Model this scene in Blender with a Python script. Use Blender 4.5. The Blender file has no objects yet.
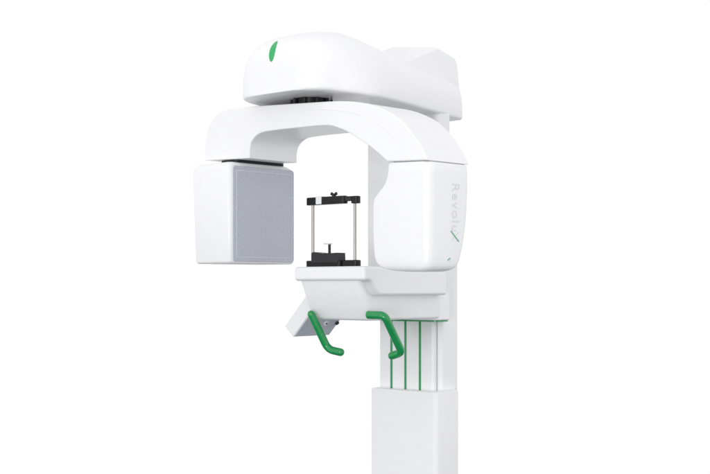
import bpy, bmesh, math, random
from mathutils import Vector, Matrix
from mathutils.bvhtree import BVHTree
R = math.radians
scene = bpy.context.scene
col = scene.collection
random.seed(4)

# ------------------------------------------------------------------ frames
# measurements: camera 4 m away, 1.4 m high; photo pixels -> metres by hand-measured planes
CAMZ, D, YH, PPM = 1.4, 4.0, 285.0, 300.0
def cam_ray(px, py):
    return Vector((0, -D, CAMZ)), Vector(((px-355)/(PPM*D), 1.0, (YH-py)/(PPM*D)))
class Frame:
    """upright frame: a = first horizontal axis, b = second horizontal axis"""
    def __init__(s, o, a, b):
        s.o, s.a, s.b = Vector((o[0], o[1], 0)), Vector((a[0], a[1], 0)), Vector((b[0], b[1], 0))
    def P(s, a, b, z): return s.o + s.a*a + s.b*b + Vector((0, 0, z))
    def hit(s, px, py, a=None, b=None):
        o, d = cam_ray(px, py)
        n, k = (s.a, a) if a is not None else (s.b, b)
        t = (k - (o-s.o).dot(n)) / d.dot(n)
        p = o + d*t - s.o
        return p.dot(s.a), p.dot(s.b), p.z
PH, TH = R(40), R(45)
BASE = Vector((.19, 0, 0))
# machine frame: a = forward, b = machine's camera-right
M = Frame((.19, 0), (-math.sin(PH), -math.cos(PH)), (math.cos(PH), -math.sin(PH)))
ax = M.P(.5, 0, 0)
# rotating arm frame: a = from detector to tube, b = side that faces the camera
G = Frame((ax.x, ax.y), (math.cos(TH), -math.sin(TH)), (-math.sin(TH), -math.cos(TH)))

# ------------------------------------------------------------------ materials
def mat(name, color, rough=.4, metallic=0, spec=.5, coat=0, noise=0, nscale=300, bump=0, speck=None, trans=0):
    m = bpy.data.materials.new(name); m.use_nodes = True
    nt = m.node_tree; b = nt.nodes['Principled BSDF']
    b.inputs['Base Color'].default_value = (*color, 1)
    b.inputs['Roughness'].default_value = rough
    b.inputs['Metallic'].default_value = metallic
    b.inputs['Specular IOR Level'].default_value = spec
    b.inputs['Coat Weight'].default_value = coat
    b.inputs['Coat Roughness'].default_value = .12
    b.inputs['Transmission Weight'].default_value = trans
    tc = nt.nodes.new('ShaderNodeTexCoord')
    nz = nt.nodes.new('ShaderNodeTexNoise'); nz.inputs['Scale'].default_value = nscale
    nz.inputs['Detail'].default_value = 3
    nt.links.new(tc.outputs['Object'], nz.inputs['Vector'])
    if noise:
        mx = nt.nodes.new('ShaderNodeMix'); mx.data_type = 'RGBA'
        mr = nt.nodes.new('ShaderNodeMapRange')
        mr.inputs['From Min'].default_value = .35; mr.inputs['From Max'].default_value = .65
        nt.links.new(nz.outputs['Fac'], mr.inputs['Value'])
        nt.links.new(mr.outputs['Result'], mx.inputs['Factor'])
        mx.inputs['A'].default_value = (*[c*(1-noise) for c in color], 1)
        mx.inputs['B'].default_value = (*[min(.98, c*(1+noise)) for c in color], 1)
        nt.links.new(mx.outputs['Result'], b.inputs['Base Color'])
    if bump:
        bp = nt.nodes.new('ShaderNodeBump'); bp.inputs['Strength'].default_value = bump
        bp.inputs['Distance'].default_value = .001
        nt.links.new(nz.outputs['Fac'], bp.inputs['Height'])
        nt.links.new(bp.outputs['Normal'], b.inputs['Normal'])
    return m
WHITE = mat('white_plastic', (.80, .80, .815), .34, spec=.4, coat=.08, noise=.006, nscale=40, bump=.02)
COLWH = mat('white_powder_coat', (.82, .82, .832), .5, spec=.3, noise=.008, nscale=60, bump=.03)
PANEL = mat('speckled_grey_panel', (.47, .49, .55), .55, spec=.3, noise=.12, nscale=290, bump=.15)
PANEL2 = mat('panel_border', (.60, .62, .67), .5, spec=.3, noise=.10, nscale=330)
GREY = mat('grey_plastic', (.50, .52, .57), .5, spec=.3, noise=.03, nscale=90)
SEAM = mat('seam_gap', (.30, .30, .33), .7, spec=.2, noise=.02)
BLACK = mat('black_plastic', (.006, .006, .007), .3, spec=.3, noise=.1)
BLACKM = mat('dark_grey_plastic', (.018, .018, .021), .4, spec=.35, noise=.1)
GREEN = mat('green_plastic', (.006, .26, .068), .22, spec=.45, coat=.3, noise=.03, nscale=70)
GREENB = mat('green_badge', (.03, .38, .12), .35, spec=.4, noise=.02)
STEEL = mat('brushed_steel', (.36, .34, .32), .3, metallic=1)
TEXTG = mat('grey_print', (.70, .70, .72), .6, spec=.2, noise=.02)
GREENT = mat('green_print', (.10, .42, .24), .6, spec=.2, noise=.02)
CLEAR = mat('clear_acrylic', (.75, .77, .8), .15, spec=.5, noise=.01, trans=.5)
FLOOR = mat('shade_floor_grey', (.10, .11, .135), .8, spec=.1, noise=.03, nscale=4)  # dark grey for the unseen disc that blocks light from below

# ------------------------------------------------------------------ mesh helpers
root = bpy.data.objects.new('dental_xray_machine', None); col.objects.link(root)
root.location = BASE
root['label'] = 'white dental panoramic x-ray machine with green handles standing before a plain white background'
root['category'] = 'x-ray machine'
def obj(name, bm, m, parent=None, bevel=0, seg=4, smooth=True, angle=35, sub=0):
    bmesh.ops.recalc_face_normals(bm, faces=bm.faces)
    me = bpy.data.meshes.new(name)
    for v in bm.verts: v.co -= BASE
    bm.to_mesh(me); bm.free()
    me.materials.append(m)
    o = bpy.data.objects.new(name, me); col.objects.link(o)
    o.parent = parent or root
    if smooth:
        for p in me.polygons: p.use_smooth = True
        me.set_sharp_from_angle(angle=R(angle))
    if bevel:
        b = o.modifiers.new('bevel', 'BEVEL'); b.width = bevel; b.segments = seg
        b.limit_method = 'ANGLE'; b.angle_limit = R(30); b.harden_normals = True
        b.use_clamp_overlap = True
    if sub:
        s = o.modifiers.new('sub', 'SUBSURF'); s.levels = s.render_levels = sub
    return o
def loft(rings, bm=None, closed=True, caps=True):
    bm = bm or bmesh.new()
    vs = [[bm.verts.new(p) for p in r] for r in rings]
    n = len(rings[0])
    for a, b in zip(vs, vs[1:]):
        for i in range(n if closed else n-1):
            j = (i+1) % n
            try: bm.faces.new((a[i], a[j], b[j], b[i]))
            except ValueError: pass
    if caps:
        bm.faces.new(vs[0][::-1]); bm.faces.new(vs[-1])
    return bm
def box(F, a0, a1, b0, b1, z0, z1, bm=None):
    r0 = [F.P(a0,b0,z0), F.P(a1,b0,z0), F.P(a1,b1,z0), F.P(a0,b1,z0)]
    return loft([r0, [p + Vector((0,0,z1-z0)) for p in r0]], bm)
def prism_az(F, prof, b0, b1, bm=None):     # profile in (a,z), extruded along b
    return loft([[F.P(a, b0, z) for a, z in prof], [F.P(a, b1, z) for a, z in prof]], bm)
def prism_bz(F, prof, a0, a1, bm=None):
    return loft([[F.P(a0, b, z) for b, z in prof], [F.P(a1, b, z) for b, z in prof]], bm)
def smooth_poly(pts, n=6, closed=False):
    """Catmull-Rom through points"""
    out = []; m = len(pts)
    for i in range(m if closed else m-1):
        g = lambda k: Vector(pts[k % m]) if closed else Vector(pts[max(0, min(m-1, k))])
        p0, p1, p2, p3 = g(i-1), g(i), g(i+1), g(i+2)
        for k in range(n):
            t = k/n
            out.append(.5*((2*p1) + (p2-p0)*t + (2*p0-5*p1+4*p2-p3)*t*t + (3*p1-p0-3*p2+p3)*t**3))
    if not closed: out.append(Vector(pts[-1]))
    return out
def rrect(a0, a1, b0, b1, r, n=6):
    """rounded rectangle outline; r may be one radius or four (a1b1, a0b1, a0b0, a1b0)"""
    rs = r if isinstance(r, (list, tuple)) else [r]*4
    pts = []
    for (cx, cy, sx, sy, q), rr in zip(((a1,b1,-1,-1,0), (a0,b1,1,-1,1), (a0,b0,1,1,2), (a1,b0,-1,1,3)), rs):
        x, y = cx+sx*rr, cy+sy*rr
        for k in range(n+1):
            t = (q + k/n)*math.pi/2
            pts.append((x+rr*math.cos(t), y+rr*math.sin(t)))
    return pts
def cyl(p, q, r, n=24, bm=None, r2=None):
    p, q = Vector(p), Vector(q); d = (q-p).normalized()
    x = d.orthogonal().normalized(); y = d.cross(x)
    ring = lambda c, rr: [c + x*rr*math.cos(2*math.pi*k/n) + y*rr*math.sin(2*math.pi*k/n) for k in range(n)]
    return loft([ring(p, r), ring(q, r if r2 is None else r2)], bm)
def tube(path, r, n=20, round_ends=True):
    path = [Vector(p) for p in path]
    tang = [(path[min(i+1, len(path)-1)] - path[max(i-1, 0)]).normalized() for i in range(len(path))]
    x = tang[0].orthogonal().normalized(); rings = []
    def ring(c, t, x, rr):
        y = t.cross(x); return [c + x*rr*math.cos(2*math.pi*k/n) + y*rr*math.sin(2*math.pi*k/n) for k in range(n)]
    frames = []
    for p, t in zip(path, tang):
        x = (x - t*x.dot(t)).normalized(); frames.append((p, t, x.copy()))
    if round_ends:
        p, t, x0 = frames[0]
        for k in range(5, 0, -1): rings.append(ring(p - t*r*math.sin(k*R(17)), t, x0, r*math.cos(k*R(17))))
    for p, t, x1 in frames: rings.append(ring(p, t, x1, r))
    if round_ends:
        p, t, x0 = frames[-1]
        for k in range(1, 6): rings.append(ring(p + t*r*math.sin(k*R(17)), t, x0, r*math.cos(k*R(17))))
    return loft(rings)

# ------------------------------------------------------------------ column
# base cover (lower, fixed)
S_BASE = .085
tl = M.hit(369.6, 400, a=S_BASE)[1]; tr = M.hit(436, 400, a=S_BASE)[1]
sb = M.hit(460, 400, b=tr)[0]
zb = M.hit(436, 392.6, a=S_BASE)[2]
rings = []
for z, g in ((.03, 0), (zb-.004, 0), (zb-.0012, .0012), (zb, .004)):
    rings.append([M.P(a, b, z) for a, b in rrect(sb+g, S_BASE-g, tl+g, tr-g, .016)])
bc = obj('base_cover', loft(rings), COLWH)
rings = [[M.P(a, b, z) for a, b in rrect(sb-.10, S_BASE+.28, tl-.09, tr+.09, .05)] for z in (.0, .024, .03)]
obj('foot_plate', loft(rings), COLWH)
# fixed mast, rising out of the cover behind the carriage
S_MF = .052
ml = M.hit(380, 360, a=S_MF)[1]; mr_ = M.hit(433, 360, a=S_MF)[1]
rk_s = .012
rr_ = M.hit(444, 360, a=rk_s)[1]                  # second step of the mast section
rb = M.hit(457.4, 360, b=rr_)[0]
mastprof = [(S_MF, ml), (S_MF, mr_-.006), (S_MF-.006, mr_), (.026, mr_), (.026, mr_+.003), (.032, mr_+.006), (.032, rr_-.012), (rk_s+.010, rr_-.004), (rk_s+.006, rr_), (rb, rr_), (rb, ml-.0), (S_MF-.01, ml-.0)]
ztop = 1.66
obj('mast', loft([[M.P(a, b, z) for a, b in mastprof] for z in (zb-.05, ztop)]), COLWH, bevel=.002, seg=2)
mast = bpy.data.objects['mast']
for px in (391.5, 405.5, 420):
    a_, b_, z_ = M.hit(px, 360, a=S_MF)
    obj('green_stripe', box(M, S_MF-.002, S_MF+.0015, b_-.0042, b_+.0042, zb-.03, 1.5), GREEN, mast, bevel=.0008, seg=2)
# sliding carriage (upper column)
S_CF = .095
cl = M.hit(365.5, 220, a=S_CF)[1]; cr = M.hit(437, 300, a=S_CF)[1]
cs = M.hit(452, 300, b=cr)[0]
zc = M.hit(437, 320.5, a=S_CF)[2]
rings = []
for z, g in ((zc, .003), (zc+.003, 0), (2.0, 0)):
    rings.append([M.P(a, b, z) for a, b in rrect(cs+g, S_CF-g, cl+g, cr-g, .02)])
car = obj('sliding_column', loft(rings), COLWH)
rings = [[M.P(a, b, z) for a, b in rrect(cs+.004, S_CF-.004, cl+.006, cr-.004, .018)] for z in (zc-.005, zc-.0005)]
obj('trim_plate', loft(rings), GREEN, car)

# ------------------------------------------------------------------ overhead arm
ZA0 = 1.4 + .554
def arm_section(s, w, h, z0, q=3.1, n=30, arch=0, cb=0):
    """flat-bottomed rounded section at distance s"""
    pts = []; lower = []
    rb_ = min(.012, w*.35, h*.3)
    for k in range(n+1):                       # over the top from +b to -b
        t = math.pi*k/n
        c, s_ = math.cos(t), math.sin(t)
        x = w*math.copysign(abs(c)**(2/q), c); z = h*abs(s_)**(2/q)
        pts.append((x, z0 + rb_ + (h-rb_)/h*z))
    for k in range(1, 5):
        t = k/4*math.pi/2; pts.append((-w+rb_*(1-math.cos(t)), z0+rb_*(1-math.sin(t))))
    for k in range(3, -1, -1):
        t = k/4*math.pi/2; pts.append((w-rb_*(1-math.cos(t)), z0+rb_*(1-math.sin(t))))
    pts = pts[:-1]
    for k in range(1, 8):
        f = -w+rb_ + (2*w-2*rb_)*k/8; lower.append((f, z0))
    pts = pts[:n+5] + lower + pts[n+5:]
    pts = [(x, z + arch*(1-(x/W0)**2)*max(0, 1-(z-z0)/.05)) for x, z in pts]
    return [M.P(s, b+cb, z) for b, z in pts]
SF, SR, SC = .665, -.06, .44       # front tip, rear end, where the nose starts to round
W0, H0 = .207, .203
rings = []
N = 44
rs = []
for k in range(9): rs.append((SR + (SC-SR)*k/8, None))
for k in range(1, N+1):
    t = k/N*math.pi/2*.9993; rs.append((SC + (SF-SC)*math.sin(t), t))
for s, t in rs:
    e = 1 if t is None else math.cos(t)
    w = W0*(e**.40); h = H0*(e**.30)
    h -= .042*(1-math.exp(-max(0, .5-s)/.25))
    if s < SC:                      # gets narrower and lower towards the column
        k = (SC-s)/(SC-SR); w -= .045*k**1.3; zb_ = -.012*k
    else: zb_ = 0
    rings.append(arm_section(s, w, h, ZA0 + zb_, arch=.005*max(0, min(1, (s-.2)/.25))))
arm = obj('overhead_arm', loft(rings), WHITE, angle=60)
# raised rear housing above the column
TB = .15
prof = []
for px, py in ((403, 61), (437.5, 47), (455.5, 57.5), (458, 63), (461.5, 100)):
    a_, b_, z_ = M.hit(px, py, b=TB); prof.append((a_, z_))
prof = [(prof[0][0]+.03, prof[0][1]-.05)] + prof + [(prof[-1][0], ZA0+.03)] + [(prof[0][0]+.03, ZA0+.03)]
hr_ = []
for b, dz, da in ((-.115, -.022, -.02), (-.03, .026, 0), (TB, 0, 0)):
    hr_.append([M.P(a + (da if z > ZA0+.05 else 0), b, z + (dz if z > ZA0+.12 else 0)) for a, z in prof])
obj('rear_housing', loft(hr_), WHITE, arm, bevel=.016, seg=6)
# green oval badge laid on the nose
def bvh_of(o):
    dg = bpy.context.evaluated_depsgraph_get(); dg.update()
    e = o.evaluated_get(dg); me = e.to_mesh()
    t = BVHTree.FromPolygons([v.co + BASE for v in me.vertices], [tuple(p.vertices) for p in me.polygons])
    e.to_mesh_clear(); return t
tree = bvh_of(arm)
o_, d_ = cam_ray(272.5, 51); c0, n0, _, _ = tree.ray_cast(o_, d_)
n0 = M.a.normalized(); xx = M.b.normalized(); yy = Vector((0,0,1))
tilt = R(-1); xx, yy = xx*math.cos(tilt)+yy*math.sin(tilt), yy*math.cos(tilt)-xx*math.sin(tilt)
bm = bmesh.new(); rr = []
for j in range(1, 6):
    rr.append([c0 + xx*.0115*j/5*math.cos(2*math.pi*k/32) + yy*.031*j/5*math.sin(2*math.pi*k/32) for k in range(32)])
def lay(p, up=.0012, n=n0, tr=None):
    h = (tr or tree).ray_cast(p + n*.15, -n)
    return (h[0] + h[1]*up) if h[0] else p
rings = [[lay(p, .0012) for p in r] for r in rr] + [[lay(c0+(p-c0)*1.05, -.001) for p in rr[-1]]]
obj('green_badge', loft(rings), GREENB, arm)
# bearing between arm and rotating gantry
bm = cyl(M.P(.5, 0, ZA0-.03), M.P(.5, 0, ZA0+.01), .054, 48)
piv = obj('pivot_bearing', bm, BLACK)
for k in range(10):
    t = R(36*k); c = M.P(.5, 0, 0) + Vector((math.cos(t)*.060, math.sin(t)*.060, 0))
    obj('bolt', cyl(c+Vector((0,0,ZA0-.012)), c+Vector((0,0,ZA0+.004)), .0045, 10), BLACKM, piv)

# ------------------------------------------------------------------ rotating arm (gantry)
def solve(p_near, p_far, v=.1):
    for _ in range(40):
        u = G.hit(p_near, 250, b=v)[0]; v2 = -G.hit(p_far, 250, a=u)[1]; v = .5*(v+v2)
    return u, v
VG, VGR = solve(249, 298.5)[1], solve(427, 469)[1]
print('VG', VG, VGR)
outer = [(204.5,160.5),(204.8,145),(208,128),(216,115),(230,108.5),(262,105.5),(300,103),(335,101),(358,102),(378,107),(397,117),(412,133),(422,148),(427,160)]
inner = [(387,161.5),(371,147.5),(350,133.5),(338,128),(326,125.3),(300,127.5),(272,130.5),(259,133.5),(251.5,141),(249.3,150),(249.3,158.3)]
inv = lambda L: [(lambda h: (h[0], h[2]))(G.hit(px, py, b=VG+(VGR-VG)*(px-204)/223)) for px, py in L]
po = smooth_poly(inv(outer), 4); pi_ = smooth_poly(inv(inner), 4)
# make the feet level
z_leg = pi_[-1].y; z_t = po[-1].y
print('feet', po[0].y-z_leg, pi_[0].y-z_t)
prof = [(p.x, p.y) for p in po] + [(p.x, p.y) for p in pi_]
umin, umax = prof[0][0], max(a for a, z in prof)
def vw(a): return VG + (VGR-VG)*max(0, min(1, (a-umin)/(umax-umin)))
gan = obj('rotating_arm', loft([[G.P(a, q*vw(a), z) for a, z in prof] for q in (-1, 1)]), WHITE, bevel=.013, seg=5, angle=25)
print('gantry u', umin, umax)
# faint moulding line along the arch
seam = smooth_poly(inv([(300,109),(335,110),(358,114),(378,124),(396,139),(411,160)]), 4)
seam = [G.P(p.x, vw(p.x)+.0002, p.y) for p in seam]
obj('moulding_line', tube(seam, .0007, 8, False), COLWH, gan)

# ------------------------------------------------------------------ detector box
UD, VD = solve(229.3, 295)
print('UDVD', UD, VD)
zt = G.hit(229, 161, a=UD)[2]; z0 = G.hit(229, 263.3, a=UD)[2]
u0 = G.hit(191, 175, b=VD)[0]; u0b = G.hit(194.3, 258, b=VD)[0]
rings = []
def dring(z, g, taper, r=.014):
    ua = u0 + (u0b-u0)*taper + g
    return [G.P(a, b, z) for a, b in rrect(ua, UD-g*.6, -VD+g-.0, VD-g*.6, r)]
H = zt - z0
for z, g, t in ((z0, .008, 1), (z0+.0025, .003, 1), (z0+.008, 0, 1), (z0+H*.5, 0, .5), (zt-.018, 0, .1), (zt-.010, .005, 0), (zt-.002, .017, 0), (zt, .022, 0)):
    rings.append(dring(z, g, t))
det = obj('detector_box', loft(rings), WHITE, angle=40)
def plate(F, a, b0, b1, za, zb_, r, th, dz=0):
    """rounded plate lying on the plane a=const of frame F"""
    prof = rrect(b0, b1, za, zb_, r, 5)
    return loft([[F.P(a, b, z) for b, z in prof], [F.P(a+th, b, z) for b, z in prof]])
pz0, pz1 = z0+.012, zt-.018
pan = obj('detector_panel', plate(G, UD-.004, -VD+.006, VD-.014, pz0-.006, pz1+.006, .010, .006), PANEL, det, bevel=.0015, seg=2)
# raised thin border line on the panel
pb = rrect(-VD+.018, VD-.026, pz0+.007, pz1-.007, .006, 5)
pb = [G.P(UD+.0021, b, z) for b, z in pb]
bm = bmesh.new(); n = len(pb)
pin = rrect(-VD+.0205, VD-.0285, pz0+.0095, pz1-.0095, .0045, 5); pin = [G.P(UD+.0026, b, z) for b, z in pin]
v1 = [bm.verts.new(p) for p in pb]; v2 = [bm.verts.new(p) for p in pin]
for i in range(n): bm.faces.new((v1[i], v1[(i+1)%n], v2[(i+1)%n], v2[i]))
obj('border_line', bm, PANEL2, pan)
# dark swivel mount between leg and box
rings = [[G.P(a, b, z) for a, b in rrect(u0+.085, UD-.018, -VD+.022, VD-.045, .02)] for z in (zt-.004, z_leg+.004)]
obj('detector_mount', loft(rings), BLACK, bevel=0)

# ------------------------------------------------------------------ tube head
UT, VT = solve(429, 470.5)
print('UTVT', UT, VT)
zz = lambda py: G.hit(428, py, b=VT)[2]
ua = lambda px, py: G.hit(px, py, b=VT)[0]
slope = (pi_[0].y-po[-1].y)/(po[-1].x-pi_[0].x)
print('slope', slope)
prof = [  # py, left edge px, outer shrink, far-side shrink, corner radius
 (161, 388.5, .004, .004), (162, 386.8, .001, .001), (170, 386.3, 0, 0), (176, 385.5, 0, 0), (181, 383.6, 0, 0), (186, 379.8, 0, 0),
 (190, 376, 0, 0), (194, 373, 0, .001), (199, 371.6, 0, .002), (206, 371.2, 0, .003), (220, 371.2, .001, .006), (235, 371.3, .002, .012),
 (248, 371.7, .003, .020), (256, 372.4, .004, .026), (261, 373.8, .005, .031), (265, 376.5, .007, .037), (268, 381, .010, .046), (270, 389, .016, .058), (271.3, 402, .026, .075)]
rings = []
for py, lx, g, far in prof:
    a0 = ua(lx, py)
    kz = slope*max(0, min(1, (190-py)/15))
    rings.append([G.P(a, b, zz(py)+kz*(UT-a)) for a, b in rrect(a0, UT-g, -VT+far, VT-g*.6, (.022, .012, .012, .022), 6)])
tub = obj('tube_head', loft(rings), WHITE, angle=50)
# dark parting gap between arm and head
rings = [[G.P(a, b, z + slope*(UT-a)) for a, b in rrect(ua(390, 162), UT-.008, -VT+.006, VT-.006, .018)] for z in (z_t-.0046, z_t+.001)]
obj('parting_gap', loft(rings), SEAM, tub)
# lettering, read downwards
ttree = bvh_of(tub)
nG = G.a.normalized(); rightv = -G.b; down = Vector((0,0,-1))
def face_pt(px, py):
    a_, b_, z_ = G.hit(px, py, a=UT); return G.P(UT, b_, z_)
def text_mesh(s):
    cu = bpy.data.curves.new('t', 'FONT'); cu.body = s; cu.size = 1; cu.space_character = 1.15; cu.resolution_u = 4
    o = bpy.data.objects.new('t', cu); col.objects.link(o)
    bpy.context.view_layer.update()
    me = bpy.data.meshes.new_from_object(o.evaluated_get(bpy.context.evaluated_depsgraph_get()))
    bpy.data.objects.remove(o); bm = bmesh.new(); bm.from_mesh(me); bpy.data.meshes.remove(me); return bm
bm = text_mesh('Revolu')
xs = [v.co.x for v in bm.verts]; ys = [v.co.y for v in bm.verts]
x0, x1, y0, y1 = min(xs), max(xs), min(ys), max(ys)
p0 = face_pt(452.2, 183.5); L = (p0.z - face_pt(452.2, 231).z); CH = (face_pt(459.3, 190)-face_pt(452.2, 190)).dot(rightv)
for v in bm.verts:
    x = (v.co.x-x0)/(x1-x0)*L; y = (v.co.y-y0)/(y1-y0)*CH
    p = p0 + down*x + rightv*y
    v.co = lay(p, .0006, nG, ttree)
obj('lettering', bm, TEXTG, tub, smooth=False)
def stroke(p, q, w, m, name, up=.0007):
    bm = bmesh.new(); d = (q-p).normalized(); s_ = nG.cross(d)*w/2
    rings = [[lay(p+(q-p)*k/8 - s_, up, nG, ttree), lay(p+(q-p)*k/8 + s_, up, nG, ttree)] for k in range(9)]
    loft(rings, bm, closed=False, caps=False); obj(name, bm, m, tub, smooth=False)
stroke(face_pt(451.2, 231), face_pt(459.4, 241.6), .0032, GREENT, 'letter_stroke', .0009)
stroke(face_pt(458.8, 232.5), face_pt(452.2, 240.5), .0022, TEXTG, 'letter_stroke')
stroke(face_pt(448.8, 260.5), face_pt(451.2, 258), .0028, GREENT, 'emblem')
stroke(face_pt(451.0, 261.5), face_pt(451.8, 258.6), .0022, TEXTG, 'emblem')

# ------------------------------------------------------------------ patient platform
SP = .50
pl = M.hit(293.7, 272, a=SP)[1]; pr = M.hit(364.5, 272, a=SP)[1]
zp1 = M.hit(325, 266.5, a=SP)[2]; zp0 = M.hit(325, 280.8, a=SP)[2]
zbot = M.hit(345, 320.5, a=SP-.05)[2]
# one-piece moulded body: front leans back, runs to the column
hl = M.hit(298.5, 283, a=SP-.012)[1]; hr = M.hit(358.5, 283, a=SP-.012)[1]
fl = M.hit(316, 319, a=SP-.07)[0]
rings = []
for z, g, inset in ((zbot, .070, .006), (zbot+.003, .066, .001), (zbot+.008, .064, 0), (zp0-.0, .012, 0), (zp0+.003, .012, 0)):
    rings.append([M.P(a, b, z) for a, b in rrect(S_CF-.01, SP-g-inset, hl+inset, hr-inset, (.02, .002, .002, .02))])
plat = obj('patient_platform', loft(rings), WHITE, angle=50)
# rim: ledge at the front, stepping down into a deeper shoulder that runs back to the column
zs0 = M.hit(405, 295.5, b=pr)[2]
sa = M.hit(369.5, 281, b=pr)[0]; sc_ = M.hit(381, 295, b=pr)[0]
step = []
for k in range(9):
    t = k/8; step.append((sa + (sc_-sa)*t, zp0 + (zs0-zp0)*(t*t*(3-2*t))))
prof = [(SP, zp1), (SP, zp0)] + step + [(S_CF-.008, zs0), (S_CF-.008, zp1)]
obj('platform_rim', prism_az(M, prof, pl, pr), WHITE, plat, bevel=.010, seg=5, angle=30)

# head supports and chin rest
def px_box(s, x0, x1, y0, y1, ds, bm=None):      # box whose front lies on plane a=s
    b0 = M.hit(x0, y0, a=s)[1]; b1 = M.hit(x1, y0, a=s)[1]
    return box(M, s-ds, s, b0, b1, M.hit(.5*(x0+x1), y1, a=s)[2], M.hit(.5*(x0+x1), y0, a=s)[2], bm)
def px_round(s, x0, x1, y0, y1, ds, rad):
    b0 = M.hit(x0, y0, a=s)[1]; b1 = M.hit(x1, y0, a=s)[1]; xm = .5*(x0+x1)
    z0, z1 = M.hit(xm, y1, a=s)[2], M.hit(xm, y0, a=s)[2]; c = .0018
    return loft([[M.P(a, b, z) for a, b in rrect(s-ds+g, s-g, b0+g, b1-g, rad-g)] for z, g in ((z0, c), (z0+c, 0), (z1-c, 0), (z1, c))])
SH = .43
hs = obj('head_support', px_round(SH, 305.2, 344, 196.6, 204.3, .024, .0105), BLACK)
obj('end_block', px_round(SH-.004, 350, 357, 195.8, 203.2, .022, .009), BLACK, hs)
obj('link_bar', px_box(SH-.006, 343, 351, 196.2, 201, .014), BLACKM, hs, bevel=.001, seg=2)
obj('white_band', px_box(SH+.0015, 315.6, 321.2, 196.3, 204.2, .020), WHITE, hs, bevel=.001, seg=2)
a_, b_, z_ = M.hit(334, 196.5, a=SH-.01)
kn = obj('wing_knob', cyl(M.P(a_, b_, z_-.002), M.P(a_, b_, z_+.007), .0065, 20), BLACK, hs)
bm = bmesh.new()
cyl(M.P(a_, b_-.010, z_+.009), M.P(a_, b_-.0015, z_+.006), .0052, 16, bm, .003); cyl(M.P(a_, b_-.0015, z_+.006), M.P(a_, b_+.0015, z_+.006), .003, 16, bm); cyl(M.P(a_, b_+.0015, z_+.006), M.P(a_, b_+.010, z_+.009), .003, 16, bm, .0052)
obj('knob_wings', bm, BLACK, hs)
for px, y0, y1, s in ((313, 203, 256, SH-.01), (355, 202, 263, SH-.018)):
    p = M.hit(px, y0, a=s); q = M.hit(px, y1, a=s)
    obj('rod', cyl(M.P(p[0], p[1], p[2]), M.P(p[0], p[1], q[2]), .0046, 20), STEEL, hs)
cr_ = obj('chin_rest', px_round(SH, 304.5, 340, 260.5, 267.3, .05, .014), BLACK)
# shaped block: stepped profile in (b,z)
pp = [(311, 263), (311, 253), (313, 252), (318, 252.6), (322, 253.5), (325, 253), (331.5, 253), (337, 252.6), (337.5, 263)]
pp = [(M.hit(x, y, a=SH+.004)[1], M.hit(x, y, a=SH+.004)[2]) for x, y in pp]
obj('chin_block', prism_bz(M, pp, SH-.035, SH+.004), BLACKM, cr_, bevel=.0015, seg=2)
obj('side_block', px_round(SH-.006, 340, 356.5, 260, 267, .028, .012), BLACK, cr_)
p = M.hit(329.5, 245, a=SH-.01)
q = M.hit(329.5, 255, a=SH-.01)
stm = obj('bite_stem', cyl(M.P(p[0], p[1], q[2]), M.P(p[0], p[1], p[2]), .0042, 16), BLACK, cr_)
obj('bite_cap', cyl(M.P(p[0], p[1]-.006, p[2]+.002), M.P(p[0], p[1]-.006, p[2]+.0055), .0125, 24), CLEAR, cr_)
obj('cap_neck', cyl(M.P(p[0], p[1], p[2]), M.P(p[0], p[1], p[2]+.003), .005, 16, None, .003), STEEL, cr_)

# ------------------------------------------------------------------ handles
def path3(pts, n=8):
    return smooth_poly([tuple(p) for p in pts], n)
def fillet(pts, rad, n=8):
    pts = [Vector(p) for p in pts]; out = [pts[0]]
    for i in range(1, len(pts)-1):
        a, b, c = pts[i-1], pts[i], pts[i+1]
        r = min(rad, (a-b).length*.45, (c-b).length*.45)
        p, q = b+(a-b).normalized()*r, b+(c-b).normalized()*r
        for k in range(n+1):
            t = k/n; out.append(p*(1-t)**2 + b*2*t*(1-t) + q*t*t)
    out.append(pts[-1]); return out
def mp(px, py, a=None, b=None): return M.P(*M.hit(px, py, a=a, b=b))
sA = SP-.055
h1 = [mp(374, 315, a=sA), mp(384.5, 315.5, a=sA+.0), mp(402, 352.5, a=sA-.085), mp(392, 355.8, a=sA-.085)]
obj('handle', tube(fillet(h1, .03), .0120), GREEN)
h2 = [mp(317, 305, a=sA-.02), mp(310.8, 312, a=sA), mp(328, 349, a=sA-.085+.05), mp(342.5, 352.8, a=sA-.085+.05)]
h2 = [mp(311.3, 314.3, a=sA+.022), mp(328, 349.5, a=sA-.03), mp(340.5, 352.3, a=sA-.03)]
obj('handle', tube(fillet(h2, .025), .0120), GREEN)
# mounting collars
a_, b_, z_ = M.hit(374, 315, a=sA)
obj('handle_collar', cyl(M.P(a_, b_-.022, z_), M.P(a_, b_+.001, z_), .0121, 24), GREEN)

# ------------------------------------------------------------------ tilted console hanging under the platform
S0 = SP-.10
c = [M.hit(x, y, a=S0) for x, y in ((293, 337.3), (284.5, 326))]
B0 = Vector((c[0][1], c[0][2])); A_ = Vector((c[1][1], c[1][2])) - B0
bdir = Vector((-A_.y, A_.x)); bdir = -bdir if bdir.x < 0 else bdir
bdir.normalize()
Lb = .135
pr4 = [B0, B0+A_, B0+A_+bdir*Lb, B0+bdir*Lb]
con = obj('tilted_console', prism_bz(M, [tuple(p) for p in pr4], S0-.172, S0), WHITE, bevel=.004, seg=3)
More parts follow.
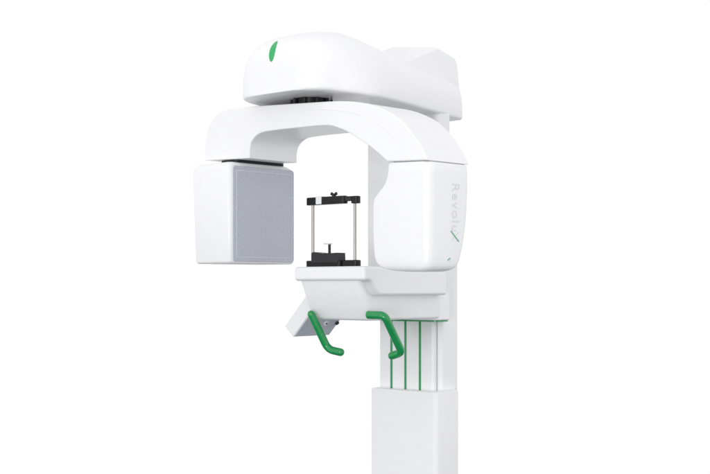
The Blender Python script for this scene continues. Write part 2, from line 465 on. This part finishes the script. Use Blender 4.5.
# grey cover on its lower face
nrm = Vector((bdir.y, -bdir.x)) 
if nrm.dot(A_) > 0: nrm = -nrm
g0 = B0+bdir*.004+nrm*.0; g1 = B0+bdir*(Lb-.004)
pr5 = [g0-nrm*.002, g0+nrm*.0018, g1+nrm*.0018, g1-nrm*.002]
obj('console_screen', prism_bz(M, [tuple(p) for p in pr5], S0-.168, S0-.004), GREY, con, bevel=.0008, seg=2)
n3 = M.b*nrm.x + Vector((0,0,nrm.y)); n3.normalize()
pf = M.P(S0, B0.x, B0.y)
def on_face(px, py):
    o, d = cam_ray(px, py); return o + d*((pf-o).dot(n3)/d.dot(n3))
kp = on_face(325.8, 322.5)
k1 = obj('knob', cyl(kp-n3*.002, kp+n3*.005, .0105, 28), WHITE, con, bevel=.001, seg=2)
obj('knob_core', cyl(kp+n3*.004, kp+n3*.0062, .0034, 16), BLACKM, con)
kp = on_face(336.5, 322.3)
obj('knob', cyl(kp-n3*.002, kp+n3*.007, .007, 24), BLACKM, con, bevel=.001, seg=2)

# ------------------------------------------------------------------ unseen dark disc below the frame, added to keep light off the undersides
bm = bmesh.new()
bmesh.ops.create_circle(bm, cap_ends=True, segments=96, radius=3.2)
me = bpy.data.meshes.new('shade_floor'); bm.to_mesh(me); bm.free(); me.materials.append(FLOOR)
fl_ = bpy.data.objects.new('shade_floor', me); col.objects.link(fl_); fl_['kind'] = 'structure'
fl_.location = (0, 0, -.004)

# ------------------------------------------------------------------ light
w = bpy.data.worlds.new("World"); scene.world = w; w.use_nodes = True
bg = w.node_tree.nodes['Background']; bg.inputs[0].default_value = (1, 1, 1, 1); bg.inputs[1].default_value = 1.03
def area(name, loc, target, size, energy, color=(1,1,1)):
    l = bpy.data.lights.new(name, 'AREA'); l.shape = 'DISK'; l.size = size; l.energy = energy; l.color = color
    o = bpy.data.objects.new(name, l); col.objects.link(o); o.location = loc
    o.rotation_euler = (Vector(target)-Vector(loc)).to_track_quat('-Z', 'Y').to_euler()
    return o
area('key_softbox', (-3.6, -4.2, 2.3), (0, 0, 1.6), 1.4, 23)
area('side_softbox', (4.2, -2.2, 2.6), (.1, 0, 1.6), 1.6, 9)
area('low_front_fill', (-1.2, -5.0, .9), (.1, 0, .9), 1.4, 58)  # fill lamp added to brighten the lower column

# ------------------------------------------------------------------ camera
cd = bpy.data.cameras.new('camera'); cam = bpy.data.objects.new('camera', cd); col.objects.link(cam)
cam.location = (0, -D, CAMZ); cam.rotation_euler = (R(90), 0, 0)
cd.lens = 36*D/(710/PPM); cd.sensor_width = 36
cd.shift_y = (YH-237)/710
cd.clip_end = 200
scene.camera = cam
scene.view_settings.view_transform = 'Standard'; scene.view_settings.look = 'None'
scene.view_settings.exposure = 0; scene.view_settings.gamma = 1
scene.render.resolution_x = 1024; scene.render.resolution_y = 684
